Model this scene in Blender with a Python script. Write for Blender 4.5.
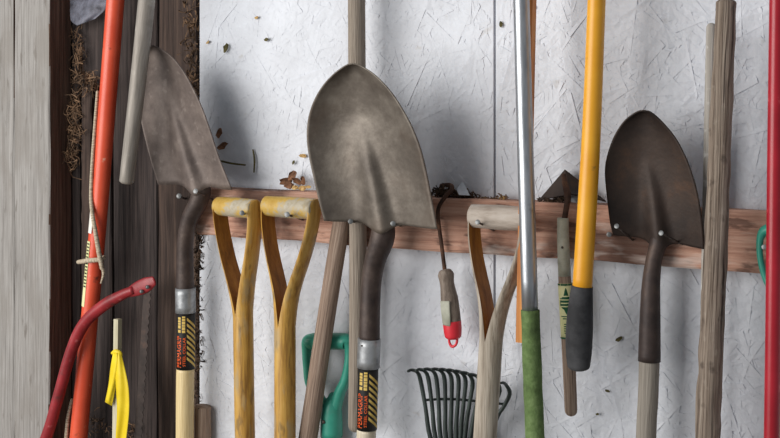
import bpy, math, random
from mathutils import Vector, noise as mnoise
R = random.Random(7)
for o in list(bpy.data.objects): bpy.data.objects.remove(o)
sc = bpy.context.scene
COL = sc.collection

# ------------------------------------------------------------------ camera
W, H = 780, 438
F_PX, YAW, DIST, HORIZ, CAM_Z = 1198.0, math.radians(30), 2.10, 108.0, 1.55
FW = Vector((-math.sin(YAW), math.cos(YAW), 0)); RT = Vector((math.cos(YAW), math.sin(YAW), 0)); UP = Vector((0, 0, 1))
CAM = Vector((0, 0, CAM_Z)) - FW * DIST
cd = bpy.data.cameras.new('camera'); cam = bpy.data.objects.new('camera', cd); COL.objects.link(cam)
cam.location = CAM; cam.rotation_euler = (math.pi / 2, 0, YAW)
cd.sensor_width = 36; cd.lens = 36 * F_PX / W; cd.shift_y = -(H / 2 - HORIZ) / W; cd.clip_start = .05
sc.camera = cam

# ------------------------------------------------------------------ light
wd = bpy.data.worlds.new('world'); sc.world = wd; wd.use_nodes = True
bg = wd.node_tree.nodes['Background']; bg.inputs[0].default_value = (.86, .93, 1, 1); bg.inputs[1].default_value = .29
ld = bpy.data.lights.new('doorway_daylight', 'AREA'); ld.shape = 'RECTANGLE'; ld.size = 2.6; ld.size_y = 2.2
ld.energy = 112; ld.color = (1.0, .975, .94)
lo = bpy.data.objects.new('doorway_daylight', ld); COL.objects.link(lo)
lo.location = (-1.55, -2.6, 1.85)
lo.rotation_euler = (Vector((.05, 0, 1.35)) - lo.location).to_track_quat('-Z', 'Y').to_euler()
vs = sc.view_settings; vs.view_transform = 'Standard'; vs.look = 'None'; vs.gamma = 1; vs.use_curve_mapping = False
vs.exposure = 0.0

# ------------------------------------------------------------------ helpers
def P(px, py, y=0.0):
    d = FW * F_PX + RT * (px - W / 2) - UP * (py - HORIZ)
    t = (y - CAM.y) / d.y
    return CAM + d * t
def S(px, y=0.0):
    d = FW * F_PX + RT * (px - W / 2)
    return (y - CAM.y) / d.y
def X(px, y=0.0): return P(px, 219, y).x
def Z(px, py, y=0.0): return P(px, py, y).z
def lin(c): return tuple(((v / 255) / 12.92 if v / 255 <= .04045 else ((v / 255 + .055) / 1.055) ** 2.4) for v in c) + (1,)

def material(name, stops, scale=(1, 1, 1), nscale=6, detail=6, coord='UV', rough=.65, metal=0, bump=.15, bscale=60,
             bstretch=None, spots=None, spec=.3, distort=0, coat=0, lines=None):
    m = bpy.data.materials.new(name); m.use_nodes = True
    nt = m.node_tree; nd = nt.nodes; L = nt.links; b = nd['Principled BSDF']
    tc = nd.new('ShaderNodeTexCoord'); mp = nd.new('ShaderNodeMapping'); mp.inputs['Scale'].default_value = scale
    L.new(tc.outputs[coord], mp.inputs['Vector'])
    n = nd.new('ShaderNodeTexNoise'); n.inputs['Scale'].default_value = nscale; n.inputs['Detail'].default_value = detail
    n.inputs['Roughness'].default_value = .66; n.inputs['Distortion'].default_value = distort
    L.new(mp.outputs[0], n.inputs['Vector'])
    cr = nd.new('ShaderNodeValToRGB'); e = cr.color_ramp.elements
    while len(e) < len(stops): e.new(.5)
    for i, (p, c) in enumerate(stops): e[i].position = .5 + (p - .5) * .6; e[i].color = lin(c)
    L.new(n.outputs['Fac'], cr.inputs[0]); out = cr.outputs[0]
    for sp in (spots or []):
        c, s, t, a = sp[:4]; t = .5 + (t - .5) * .75
        n2 = nd.new('ShaderNodeTexNoise'); n2.inputs['Scale'].default_value = s; n2.inputs['Detail'].default_value = 5
        m2 = nd.new('ShaderNodeMapping'); m2.inputs['Scale'].default_value = sp[4] if len(sp) > 4 else (1, 1, 1)
        L.new(tc.outputs[coord], m2.inputs['Vector']); L.new(m2.outputs[0], n2.inputs['Vector'])
        mr = nd.new('ShaderNodeMapRange'); mr.inputs[1].default_value = t; mr.inputs[2].default_value = t + .09; mr.inputs[4].default_value = a
        L.new(n2.outputs['Fac'], mr.inputs[0])
        mx = nd.new('ShaderNodeMix'); mx.data_type = 'RGBA'; mx.inputs[7].default_value = lin(c)
        L.new(mr.outputs[0], mx.inputs[0]); L.new(out, mx.inputs[6]); out = mx.outputs[2]
    L.new(out, b.inputs['Base Color'])
    b.inputs['Roughness'].default_value = rough; b.inputs['Metallic'].default_value = metal
    b.inputs['Specular IOR Level'].default_value = spec; b.inputs['Coat Weight'].default_value = coat
    if bump:
        nb = nd.new('ShaderNodeTexNoise'); nb.inputs['Scale'].default_value = bscale; nb.inputs['Detail'].default_value = 5
        mb = nd.new('ShaderNodeMapping'); mb.inputs['Scale'].default_value = bstretch or scale
        L.new(tc.outputs[coord], mb.inputs['Vector']); L.new(mb.outputs[0], nb.inputs['Vector'])
        bp = nd.new('ShaderNodeBump'); bp.inputs['Strength'].default_value = bump; bp.inputs['Distance'].default_value = .004
        L.new(nb.outputs['Fac'], bp.inputs['Height']); L.new(bp.outputs[0], b.inputs['Normal'])
    return m

GR = (30, .9, 1)      # grain along v of a tube (uv are in metres)
M = {}
M['paint'] = material('white_paint', [(.3, (205, 207, 213)), (.7, (222, 225, 232))], nscale=5, coord='Object', rough=.5, bump=.5, bscale=70,
                      spots=[((176, 168, 158), 30, .72, .5)], spec=.35)
M['black'] = material('dark_backing', [(.3, (28, 22, 20)), (.7, (52, 42, 36))], nscale=8, coord='Object', rough=.9)
M['post'] = material('grey_weathered_wood', [(.0, (98, 93, 89)), (.45, (146, 142, 138)), (.9, (172, 168, 164))], scale=(34, 34, .9), nscale=7, detail=10, coord='Object', rough=.85, bump=.5, bscale=16,
                     spots=[((96, 88, 80), 3.2, .64, .55, (20, 20, 5)), ((134, 128, 122), 5, .52, .6, (2, 2, 1))])
M['post_side'] = material('shaded_brown_post_side', [(.2, (66, 50, 42)), (.5, (104, 82, 70)), (.85, (132, 106, 90))], scale=(26, 26, .8), nscale=6, detail=10, coord='Object', rough=.85, bump=.5, bscale=20)  # unweathered brown wood, with the shade of the right face painted in
M['plank'] = material('shade_darkened_brown_wood', [(.25, (34, 28, 27)), (.5, (58, 50, 48)), (.8, (80, 69, 65))], scale=(26, 26, .8), nscale=6, detail=10, coord='Object', rough=.85, bump=.6, bscale=20,
                      spots=[((30, 24, 22), 4, .6, .7, (6, 6, 1))])  # old brown wood, colour darkened further in place of the post's shadow
M['plank2'] = material('brown_wood', [(.25, (42, 33, 29)), (.5, (66, 53, 47)), (.8, (90, 73, 63))], scale=(26, 26, .8), nscale=6, detail=10, coord='Object', rough=.85, bump=.6, bscale=20,
                       spots=[((38, 28, 24), 4, .58, .7, (6, 6, 1))])
M['rail'] = material('pink_cedar_wood', [(.0, (104, 70, 58)), (.42, (182, 138, 118)), (.9, (214, 176, 156))], scale=(.9, 16, 24), nscale=7, detail=10, coord='Object', rough=.8, bump=.6, bscale=18,
                     spots=[((66, 46, 40), 6, .55, .75, (1, 1, 1.4)), ((84, 60, 52), 34, .58, .7, (.6, 1, 2)), ((206, 196, 188), 16, .62, .5, (.5, 1, 2)), ((230, 214, 204), 9, .68, .5, (.5, 1, 3))])
M['steel_old'] = material('worn_steel', [(.0, (56, 47, 41)), (.45, (100, 91, 82)), (.95, (146, 137, 126))], nscale=13, detail=14, coord='Object', rough=.5, metal=.35, bump=.12, bscale=120,
                          spots=[((84, 68, 56), 7, .52, .5)], spec=.5)
M['steel_dusty'] = material('dusty_steel', [(.0, (70, 60, 56)), (.5, (102, 90, 84)), (.95, (130, 117, 109))], nscale=22, detail=13, coord='Object', rough=.58, metal=.25, bump=.14, bscale=140,
                            spots=[((150, 138, 130), 60, .64, .35)], spec=.45)
M['steel_rust'] = material('rusted_dark_steel', [(.25, (44, 36, 33)), (.55, (66, 53, 46)), (.8, (98, 70, 52))], nscale=8, detail=9, coord='Object', rough=.55, metal=.3, bump=.12, bscale=120,
                           spots=[((112, 74, 50), 9, .62, .5)], spec=.4)
M['socket'] = material('brown_socket', [(.2, (44, 35, 33)), (.55, (72, 60, 55)), (.85, (100, 86, 78))], nscale=20, detail=8, coord='Object', rough=.5, metal=.25, bump=.1, bscale=150, spec=.4)
M['socket_dark'] = material('dark_socket', [(.25, (46, 38, 37)), (.6, (70, 58, 54)), (.85, (92, 74, 64))], nscale=20, detail=8, coord='Object', rough=.55, metal=.25, bump=.12, bscale=150, spec=.4)
M['galv'] = material('galvanised_collar', [(.3, (128, 130, 132)), (.7, (176, 178, 180))], nscale=40, coord='Object', rough=.42, metal=.6, bump=.05, spec=.5)
M['cream'] = material('cream_handle', [(.3, (206, 180, 128)), (.7, (232, 210, 160))], scale=GR, nscale=12, rough=.4, bump=.05, bscale=30, spec=.5)
M['pale'] = material('pale_handle', [(.3, (196, 182, 156)), (.7, (222, 210, 188))], scale=GR, nscale=12, rough=.5, bump=.05, bscale=30, spec=.5)
M['yellow_wood'] = material('yellow_varnished_wood', [(.15, (128, 88, 36)), (.5, (192, 146, 66)), (.85, (212, 174, 98))], scale=(12, 12, 1), coord='Object', nscale=9, detail=9, rough=.42, bump=.15, bscale=26,
                            spots=[((168, 146, 108), 14, .54, .75, (3, 3, 1)), ((104, 84, 54), 22, .62, .6, (3, 3, 1))], spec=.45)
M['amber_wood'] = material('amber_inner_wood', [(.2, (112, 70, 22)), (.55, (160, 106, 38)), (.85, (182, 130, 54))], scale=(8, 8, .6), nscale=9, detail=8, coord='Object', rough=.5, bump=.15, bscale=26, spec=.35)
M['grip_worn'] = material('worn_yellow_grip', [(.2, (176, 136, 52)), (.47, (196, 162, 84)), (.6, (176, 164, 140)), (.85, (190, 184, 170))], scale=(2, 2, 2), nscale=11, detail=7, coord='Object', rough=.5, bump=.15, bscale=60,
                          spots=[((110, 92, 62), 30, .66, .5)])
M['grey_dwood'] = material('greyed_wood', [(.25, (128, 116, 102)), (.5, (170, 158, 143)), (.78, (194, 184, 170))], scale=(18, 18, .8), coord='Object', nscale=9, detail=9, rough=.7, bump=.3, bscale=24,
                           spots=[((150, 106, 54), 9, .62, .55, (3, 3, .7))])
M['grey_grip'] = material('greyed_grip', [(.25, (138, 124, 112)), (.5, (176, 164, 152)), (.78, (192, 182, 172))], scale=(1, 5, 5), nscale=9, detail=8, coord='Object', rough=.7, bump=.3, bscale=24)
M['wood_brown'] = material('brown_handle_wood', [(.15, (86, 70, 60)), (.5, (148, 126, 110)), (.85, (184, 164, 148))], scale=(34, .8, 1), nscale=9, detail=10, rough=.75, bump=.4, bscale=24)
M['wood_grey'] = material('grey_handle_wood', [(.1, (90, 80, 71)), (.5, (146, 134, 121)), (.9, (178, 166, 153))], scale=(34, .8, 1), nscale=9, detail=10, rough=.8, bump=.5, bscale=24)
M['wood_rough'] = material('cracked_grey_wood', [(.22, (44, 35, 30)), (.42, (126, 111, 98)), (.8, (172, 158, 144))], scale=(26, .6, 1), nscale=9, detail=11, rough=.85, bump=.9, bscale=18, bstretch=(30, .5, 1),
                           spots=[((42, 33, 28), 7, .60, .85, (22, .6, 1)), ((176, 165, 152), 90, .64, .3, (1, .5, 1)), ((60, 48, 42), 60, .64, .6, (1, .5, 1))])
M['wood_pale'] = material('pale_grey_wood', [(.1, (128, 122, 114)), (.5, (168, 162, 154)), (.9, (196, 191, 184))], scale=(30, .8, 1), nscale=9, detail=10, rough=.8, bump=.3, bscale=24, spots=[((214, 212, 208), 40, .6, .7)])
M['wood_tool'] = material('grimy_tool_wood', [(.1, (78, 68, 60)), (.5, (124, 110, 99)), (.9, (158, 146, 134))], scale=(30, 30, 6), coord='Object', nscale=5, detail=9, rough=.7, bump=.3, bscale=24)
M['wood_right'] = material('dull_handle_wood', [(.15, (106, 99, 90)), (.5, (144, 136, 126)), (.85, (168, 160, 149))], scale=(34, .8, 1), nscale=10, detail=10, rough=.7, bump=.3, bscale=24)
M['wood_orange'] = material('orange_varnished_wood', [(.25, (160, 92, 40)), (.6, (206, 136, 70)), (.85, (220, 158, 90))], scale=(8, 8, .6), nscale=9, coord='Object', rough=.5, bump=.1)
M['alu'] = material('brushed_aluminium', [(.3, (158, 161, 165)), (.7, (188, 191, 195))], scale=(4, .6, 1), nscale=20, rough=.38, metal=.85, bump=.04, bscale=60, spec=.5,
                    spots=[((110, 104, 96), 26, .70, .6)])
M['grey_pole'] = material('dull_grey_pole', [(.2, (114, 108, 101)), (.8, (164, 156, 147))], scale=(6, .6, 1), nscale=12, rough=.5, metal=.15, bump=.12, bscale=40, spots=[((206, 200, 190), 20, .66, .4), ((92, 86, 78), 18, .68, .5)])
M['orange'] = material('orange_enamel', [(.3, (212, 76, 46)), (.7, (226, 90, 58))], nscale=10, rough=.36, bump=.04, bscale=50, spec=.5, spots=[((96, 50, 36), 34, .72, .9), ((230, 196, 170), 46, .74, .7)])
M['red_saw'] = material('chipped_red_paint', [(.3, (126, 26, 32)), (.7, (160, 42, 48))], nscale=16, rough=.42, bump=.08, bscale=60, spec=.5, spots=[((84, 44, 42), 30, .64, .7), ((206, 120, 120), 40, .68, .5)])
M['red_pole'] = material('red_enamel', [(.3, (160, 18, 34)), (.7, (178, 28, 44))], nscale=10, rough=.33, bump=.03, bscale=50, spec=.5, spots=[((226, 110, 110), 40, .72, .6)])
M['yellow_pole'] = material('yellow_fibreglass', [(.3, (228, 158, 30)), (.7, (240, 174, 46))], nscale=8, rough=.38, bump=.03, bscale=50, spec=.5, spots=[((214, 168, 90), 20, .68, .5), ((150, 110, 50), 60, .72, .6)])
M['rubber'] = material('black_rubber', [(.3, (44, 44, 46)), (.7, (74, 74, 76))], nscale=16, coord='Object', rough=.75, bump=.15, bscale=120)
M['foam'] = material('green_foam', [(.1, (60, 74, 44)), (.5, (98, 120, 72)), (.9, (136, 156, 106))], nscale=28, detail=9, coord='Object', rough=.95, bump=.35, bscale=240)
M['teal'] = material('teal_plastic', [(.3, (44, 146, 124)), (.7, (66, 162, 140))], nscale=14, coord='Object', rough=.4, bump=.04, spec=.5, spots=[((86, 140, 122), 40, .66, .4)])
M['red_plastic'] = material('red_plastic', [(.3, (206, 34, 48)), (.7, (226, 52, 66))], nscale=14, coord='Object', rough=.42, bump=.03, spec=.5)
M['rake'] = material('dark_green_steel', [(.3, (34, 42, 40)), (.7, (58, 68, 64))], nscale=20, coord='Object', rough=.45, metal=.1, bump=.05, spec=.5)
M['rust_iron'] = material('rusted_iron', [(.3, (50, 36, 30)), (.6, (84, 60, 48)), (.8, (120, 84, 62))], nscale=30, coord='Object', rough=.8, metal=.2, bump=.2, bscale=160)
M['saw_steel'] = material('tarnished_saw_steel', [(.2, (40, 34, 32)), (.6, (64, 54, 50)), (.9, (88, 68, 58))], nscale=30, coord='Object', rough=.6, metal=.3, bump=.1)
M['nail'] = material('nail_steel', [(.3, (96, 97, 97)), (.7, (136, 137, 137))], nscale=40, coord='Object', rough=.4, metal=.5, bump=.03)
M['nail_rust'] = material('dark_nail_shank', [(.3, (60, 50, 46)), (.7, (100, 90, 84))], nscale=40, coord='Object', rough=.6, metal=.4, bump=.05)
M['twine'] = material('natural_twine', [(.3, (150, 134, 110)), (.7, (214, 200, 178))], scale=(30, 130, 1), nscale=3, rough=.95, bump=.6, bscale=4)
M['ribbon'] = material('yellow_ribbon', [(.3, (226, 196, 28)), (.7, (246, 222, 60))], nscale=10, coord='Object', rough=.45, bump=.08, bscale=60)
M['stake'] = material('pale_stake', [(.3, (178, 170, 142)), (.7, (210, 202, 176))], scale=(8, 8, .6), nscale=9, coord='Object', rough=.75)
M['leaf'] = material('dead_leaf_brown', [(.3, (84, 56, 40)), (.7, (138, 98, 72))], nscale=60, coord='Object', rough=.85)
M['leaf_pale'] = material('dry_leaf_tan', [(.3, (170, 134, 82)), (.7, (208, 176, 122))], nscale=60, coord='Object', rough=.85)
M['leaf_olive'] = material('dry_leaf_olive', [(.3, (66, 62, 36)), (.7, (104, 96, 60))], nscale=60, coord='Object', rough=.85)
M['straw'] = material('dry_straw', [(.3, (62, 48, 37)), (.7, (128, 100, 76))], nscale=30, coord='Object', rough=.9)
M['dirt'] = material('dark_debris', [(.3, (36, 28, 24)), (.7, (84, 66, 52))], nscale=40, coord='Object', rough=.95)
M['tin'] = material('bright_tin', [(.3, (176, 180, 186)), (.7, (214, 218, 224))], nscale=30, coord='Object', rough=.4, metal=.4, bump=.03)
M['print_black'] = material('black_print', [(.3, (26, 25, 24)), (.7, (36, 34, 33))], nscale=30, coord='Object', rough=.45, bump=.02)
M['print_orange'] = material('orange_print', [(.3, (238, 92, 34)), (.7, (244, 106, 46))], nscale=30, coord='Object', rough=.45, bump=0)
M['print_gold'] = material('gold_print', [(.3, (206, 172, 84)), (.7, (216, 186, 104))], nscale=30, coord='Object', rough=.45, bump=0)
M['print_green'] = material('green_print', [(.3, (20, 74, 46)), (.7, (28, 86, 56))], nscale=30, coord='Object', rough=.5, bump=0)
M['print_cream'] = material('cream_paper', [(.3, (212, 210, 150)), (.7, (226, 224, 172))], nscale=30, coord='Object', rough=.55, bump=.03)
M['print_white'] = material('white_paper', [(.3, (222, 216, 206)), (.7, (236, 232, 224))], nscale=30, coord='Object', rough=.55, bump=.03)
M['tape'] = material('worn_silver_tape', [(.3, (150, 150, 134)), (.7, (184, 184, 168))], nscale=30, coord='Object', rough=.5, bump=.1)
M['floor'] = material('dusty_concrete', [(.3, (110, 104, 96)), (.7, (140, 134, 126))], nscale=5, coord='Object', rough=.9)
# greyish half-see-through film of old cobweb
m = bpy.data.materials.new('cobweb_film'); m.use_nodes = True; nt = m.node_tree
b = nt.nodes['Principled BSDF']; b.inputs['Base Color'].default_value = lin((128, 130, 144)); b.inputs['Roughness'].default_value = .55
no = nt.nodes.new('ShaderNodeTexNoise'); no.inputs['Scale'].default_value = 60; no.inputs['Detail'].default_value = 6
mr = nt.nodes.new('ShaderNodeMapRange'); mr.inputs[1].default_value = .3; mr.inputs[2].default_value = .7; mr.inputs[3].default_value = .12; mr.inputs[4].default_value = .7
tc = nt.nodes.new('ShaderNodeTexCoord'); nt.links.new(tc.outputs['Object'], no.inputs['Vector'])
nt.links.new(no.outputs['Fac'], mr.inputs[0]); nt.links.new(mr.outputs[0], b.inputs['Alpha']); M['cobweb'] = m

def link(name, me, root):
    o = bpy.data.objects.new(name, me); COL.objects.link(o)
    if root is not None: o.parent = root
    return o
def props(o, label=None, cat=None, group=None, kind=None):
    if label: o['label'] = label
    if cat: o['category'] = cat
    if group: o['group'] = group
    if kind: o['kind'] = kind
    return o
def thing(name, label, cat, loc, group=None):
    o = bpy.data.objects.new(name, None); COL.objects.link(o); o.location = loc; o.empty_display_size = .03
    return props(o, label, cat, group)
def org(root):
    while root.parent is not None: root = root.parent
    return Vector(root.location)
def mesh(name, V, Fc, mat, root=None, smooth=True, uv=None, base=None, mats=None, fm=None, kind=None):
    """V in world space; kept relative to the root's origin (or to base for a thing of one mesh)"""
    o0 = org(root) if root is not None else (Vector(base) if base is not None else Vector((0, 0, 0)))
    me = bpy.data.meshes.new(name); me.from_pydata([tuple(Vector(v) - o0) for v in V], [], Fc)
    for mm in (mats or [mat]): me.materials.append(M[mm])
    if fm: me.polygons.foreach_set('material_index', fm)
    if smooth: me.polygons.foreach_set('use_smooth', [True] * len(me.polygons))
    if uv:
        ul = me.uv_layers.new(name='UVMap')
        for l in me.loops: ul.data[l.index].uv = uv[l.vertex_index]
    me.update(); o = link(name, me, root)
    if root is None: o.location = o0
    if kind: o['kind'] = kind
    return o
def solid(o, t, off=0, bev=0):
    md = o.modifiers.new('thickness', 'SOLIDIFY'); md.thickness = t; md.offset = off
    return o
def catmull(pts, n):
    pts = [tuple(p) for p in pts]
    if len(pts) == 2:
        return [tuple(a + (b - a) * i / n for a, b in zip(*pts)) for i in range(n + 1)]
    ext = [tuple(2 * a - b for a, b in zip(pts[0], pts[1]))] + pts + [tuple(2 * a - b for a, b in zip(pts[-1], pts[-2]))]
    out = []
    for i in range(len(pts) - 1):
        p0, p1, p2, p3 = ext[i:i + 4]
        for k in range(n):
            t = k / n
            out.append(tuple(.5 * (2 * b + (c - a) * t + (2 * a - 5 * b + 4 * c - d) * t * t + (3 * b - a - 3 * c + d) * t ** 3) for a, b, c, d in zip(p0, p1, p2, p3)))
    out.append(pts[-1]); return out
def sweep(name, pts, mat, root=None, seg=18, n=6, caps=('flat', 'flat'), flat=1.0, base=None, wob=0, world=False, square=False, ref=Vector((0, -1, 0))):
    """tube through (px, py, y, radius in px) or, with world=True, (x, y, z, radius in m)"""
    if not world:
        q = []
        for px, py, y, r in pts:
            p = P(px, py, y); q.append((p.x, p.y, p.z, r * S(px, y)))
        pts = q
    c = catmull(pts, n) if n > 1 else [tuple(p) for p in pts]
    c = [list(p) for p in c]
    def capring(a, b, kind):
        A, B = Vector(a[:3]), Vector(b[:3]); d = (A - B).normalized(); r = a[3]
        e = {'flat': [(0.0, .92), (.05, .80)], 'round': [(.35, .94), (.65, .76), (.85, .52), (.96, .22)], 'dome': [(.15, .93), (.3, .75), (.4, .45)], 'none': []}[kind]
        return [[*(A + d * (h * r)), r * s] for h, s in e]
    s0 = capring(c[0], c[1], caps[0]); s1 = capring(c[-1], c[-2], caps[1])
    c = s0[::-1] + c + s1
    V, uv, Fc = [], [], []; L = 0
    for i, p in enumerate(c):
        A = Vector(p[:3]); a = Vector(c[max(i - 1, 0)][:3]); b_ = Vector(c[min(i + 1, len(c) - 1)][:3])
        T = (b_ - a).normalized()
        N = (ref - T * ref.dot(T))
        N = N.normalized() if N.length > 1e-4 else Vector((1, 0, 0)); B = T.cross(N)
        if i: L += (A - Vector(c[i - 1][:3])).length
        for k in range(seg + 1):
            th = -math.pi + 2 * math.pi * k / seg + (math.pi / 4 if square else 0)
            r = p[3]
            if wob: r *= 1 + wob * mnoise.noise((A * 30 + Vector((math.cos(th), math.sin(th), 7 * wob))) * 1.1)
            V.append(A + N * (math.cos(th) * r * flat) + B * (math.sin(th) * r))
            uv.append((th * c[min(len(s0), len(c) - 1)][3], L))
    k1 = seg + 1
    for i in range(len(c) - 1):
        for k in range(seg):
            Fc.append((i * k1 + k, (i + 1) * k1 + k, (i + 1) * k1 + k + 1, i * k1 + k + 1))
    Fc.append([k for k in range(seg)]); Fc.append([(len(c) - 1) * k1 + seg - 1 - k for k in range(seg)])
    return mesh(name, V, Fc, mat, root, smooth=not square, uv=uv, base=base)
def box(name, x0, x1, y0, y1, z0, z1, mat, root=None, base=None, bev=.0015, jit=0, kind=None):
    V = [Vector((x, y, z)) for x in (x0, x1) for y in (y0, y1) for z in (z0, z1)]
    Fc = [(0, 1, 3, 2), (4, 6, 7, 5), (0, 4, 5, 1), (2, 3, 7, 6), (0, 2, 6, 4), (1, 5, 7, 3)]
    o = mesh(name, V, Fc, mat, root, smooth=False, base=base, kind=kind)
    if bev:
        md = o.modifiers.new('edge', 'BEVEL'); md.width = bev; md.segments = 2
    return o
def rough_board(name, x0, x1, y0, y1, z0, z1, mat, root=None, base=None, along='z', amp=.002, seed=0, cuts=60):
    """board with uneven edges: a lofted box of many rings"""
    V, Fc = [], []
    for i in range(cuts + 1):
        t = i / cuts
        def j(k): return amp * mnoise.noise(Vector((t * 14 + seed * 3.1, k * 5.7, seed)))
        if along == 'z':
            z = z0 + (z1 - z0) * t
            c = [(x0, y0), (x1, y0), (x1, y1), (x0, y1)]; b_ = .0025
            ring = [(x0 + b_, y0), (x1 - b_, y0), (x1, y0 + b_), (x1, y1), (x0, y1), (x0, y0 + b_)]
            V += [Vector((a + j(k), q + j(k + 9) * .5, z)) for k, (a, q) in enumerate(ring)]
        else:
            x = x0 + (x1 - x0) * t; b_ = .003
            ring = [(y0, z0 + b_), (y0, z1 - b_), (y0 + b_, z1), (y1, z1), (y1, z0), (y0 + b_, z0)]
            V += [Vector((x, q + j(k + 9) * .5, a + j(k))) for k, (q, a) in enumerate(ring)]
    for i in range(cuts):
        for k in range(6):
            a, b2 = i * 6 + k, i * 6 + (k + 1) % 6
            Fc.append((a, b2, b2 + 6, a + 6) if along == 'z' else (a, a + 6, b2 + 6, b2))
    Fc.append(tuple(range(6))[::-1] if along == 'z' else tuple(range(6))); e = cuts * 6
    Fc.append(tuple(e + k for k in range(6)) if along == 'z' else tuple(e + k for k in range(6))[::-1])
    return mesh(name, V, Fc, mat, root, smooth=False, base=base)

# ------------------------------------------------------------------ the setting
Z0, Z1 = 0.0, 2.4
xl, xs = X(199.5), X(494.5)
wall = bpy.data.objects.new('wall_back', None); COL.objects.link(wall); wall.location = (xs, 0, 0); props(wall, kind='structure')
XR = X(780) + .6
def osb(x0, x1, seed, rel):
    rr = random.Random(seed)
    pan = box('panel', x0, x1, 0, .012, Z0, Z1, 'paint', wall, bev=.001)
    V, Fc = [], []
    zlo, zhi = .88, 1.80
    n = int((x1 - x0) * (zhi - zlo) / .0006 * 5)
    for i in range(n):
        l = rr.uniform(.03, .12); w = rr.uniform(.004, .016); a = rr.uniform(0, math.pi)
        cx, cz = rr.uniform(x0, x1), rr.uniform(zlo, zhi)
        ca, sa = math.cos(a), math.sin(a); h = rr.uniform(.0001, .0016) * rel; t1 = rr.gauss(0, .085) * rel; t2 = rr.gauss(0, .012) * rel
        qs = []
        for u, v in ((-1, -1), (1, -1), (1, 1), (-1, 1)):
            uu = u * l / 2 * rr.uniform(.82, 1.05); vv = v * w / 2 * rr.uniform(.7, 1.1)
            qs.append((cx + uu * ca - vv * sa, -max(.00015, h + uu * t2 + vv * t1), cz + uu * sa + vv * ca))
        if min(q[0] for q in qs) < x0 + .0005 or max(q[0] for q in qs) > x1 - .0005: continue
        b0 = len(V); V += qs + [(q[0], .001, q[2]) for q in qs]
        # facing the room (-y)
        Fc.append((b0, b0 + 1, b0 + 2, b0 + 3))
        for k in range(4):
            k2 = (k + 1) % 4; Fc.append((b0 + k, b0 + 4 + k, b0 + 4 + k2, b0 + k2))
    return mesh('wood_strands', V, Fc, 'paint', pan, smooth=False, kind='stuff')
osb(xl, xs - .0018, 3, .65); osb(xs + .0018, XR, 5, 1.05)
bk = box('backing', xl, XR, .013, .03, Z0, Z1, 'black', wall, bev=0)
# dark planks of the open bay on the left, bay shade included in their colour
wl = bpy.data.objects.new('wall_left', None); COL.objects.link(wl); wl.location = (X(100, .035), .035, 0); props(wl, kind='structure')
PB = .035
edges = [(-140, -62), (-60, 20), (22, 79), (82, 112), (113.5, 157)]
for i, (a, b2) in enumerate(edges):
    rough_board('plank', X(a, PB), X(b2, PB), PB + R.uniform(-.004, .004), PB + .022, Z0, Z1, 'plank', wl, seed=i, amp=.004)
rough_board('plank', X(158, .02), X(197, .02), .02, .036, Z0, Z1, 'plank2', wl, seed=11, amp=.005)
box('backing', X(-140, PB), X(205, PB), PB + .024, PB + .04, Z0, Z1, 'black', wl, bev=0)
# grey post: two boards side by side
PF = -.03
for i, (a, b2, n_) in enumerate([(-70, 13.2, 'trim_1'), (14.2, 49.5, 'trim_2')]):
    o = rough_board(n_, X(a, PF), X(b2, PF), PF + (.002 if i == 0 else 0), PB - .004, Z0, Z1, 'post', base=(X(b2, PF), PF, 0), seed=20 + i, amp=.0035, cuts=110)
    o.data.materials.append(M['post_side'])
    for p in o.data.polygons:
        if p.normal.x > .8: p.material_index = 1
    props(o, kind='structure')
fl = box('floor', X(-140) - .3, XR + .2, -2.6, .1, -.05, 0, 'floor', base=(0, -1, 0), bev=0); props(fl, kind='structure')

# ------------------------------------------------------------------ the rail the tools hang on
RF = -.040
rz1 = Z(480, 199.5, RF); rz0 = rz1 - .089
rail = rough_board('mounting_rail', X(197, RF), XR - .05, RF, 0.0 - .0015, rz0, rz1, 'rail', base=(X(480, RF), 0, rz0), along='x', amp=.0028, seed=4, cuts=130)
props(rail, 'long rough pinkish wooden board nailed across the white wall', 'board')

def nail(hx, hy, hd, bx, by, label, bd=RF, r=2.6):
    """head at pixel (hx,hy) at depth hd, shank running back to (bx,by) on the board"""
    a, b2 = P(hx, hy, hd), P(bx, by, bd + .006)
    s = S(hx, hd); t = thing('nail', label, 'nail', b2, 'nails driven in to hang the tools')
    d = (b2 - a).normalized()
    sweep('shank', [(*(a + d * .0015), r * s * .42), (*b2, r * s * .42)], 'nail_rust', t, seg=8, n=2, world=True, ref=UP)
    sweep('head', [(*a, r * s), (*(a + d * .002), r * s * .95)], 'nail', t, seg=14, n=1, world=True, ref=UP)
    return t
nail(179, 196, -.02, 186, 199, 'nail in the dark plank under the dusty shovel blade', bd=.02)
nail(195.5, 191, -.112, 214, 200, 'nail in front of the dusty shovel socket, above the striped collar', r=2.6)
nail(242, 213, -.125, 252, 217, 'nail under the smaller yellow handle grip', r=2.6)
nail(287, 214.5, -.125, 304, 220, 'nail under the larger yellow handle grip', r=2.8)
nail(350.5, 221.5, -.118, 357, 222, 'pale nail between two wooden handle tops below the large grey shovel')
nail(393, 223.5, -.122, 401, 226, 'pale nail beside the socket of the large grey shovel')
nail(477.5, 222, -.118, 495, 231, 'nail under the greyed wooden handle grip')
nail(616.5, 226, -.112, 634, 241, 'long nail at the outer shoulder of the dark rusty shovel')
nail(609, 234.5, -.052, 611, 235, 'short nail in the board beside the dark rusty shovel corner')
nail(661, 233, -.122, 684, 245, 'long nail across the socket of the dark rusty shovel')
nail(764, 247, -.085, 770, 248, 'nail holding up the teal handle beside the red pole')

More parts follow.
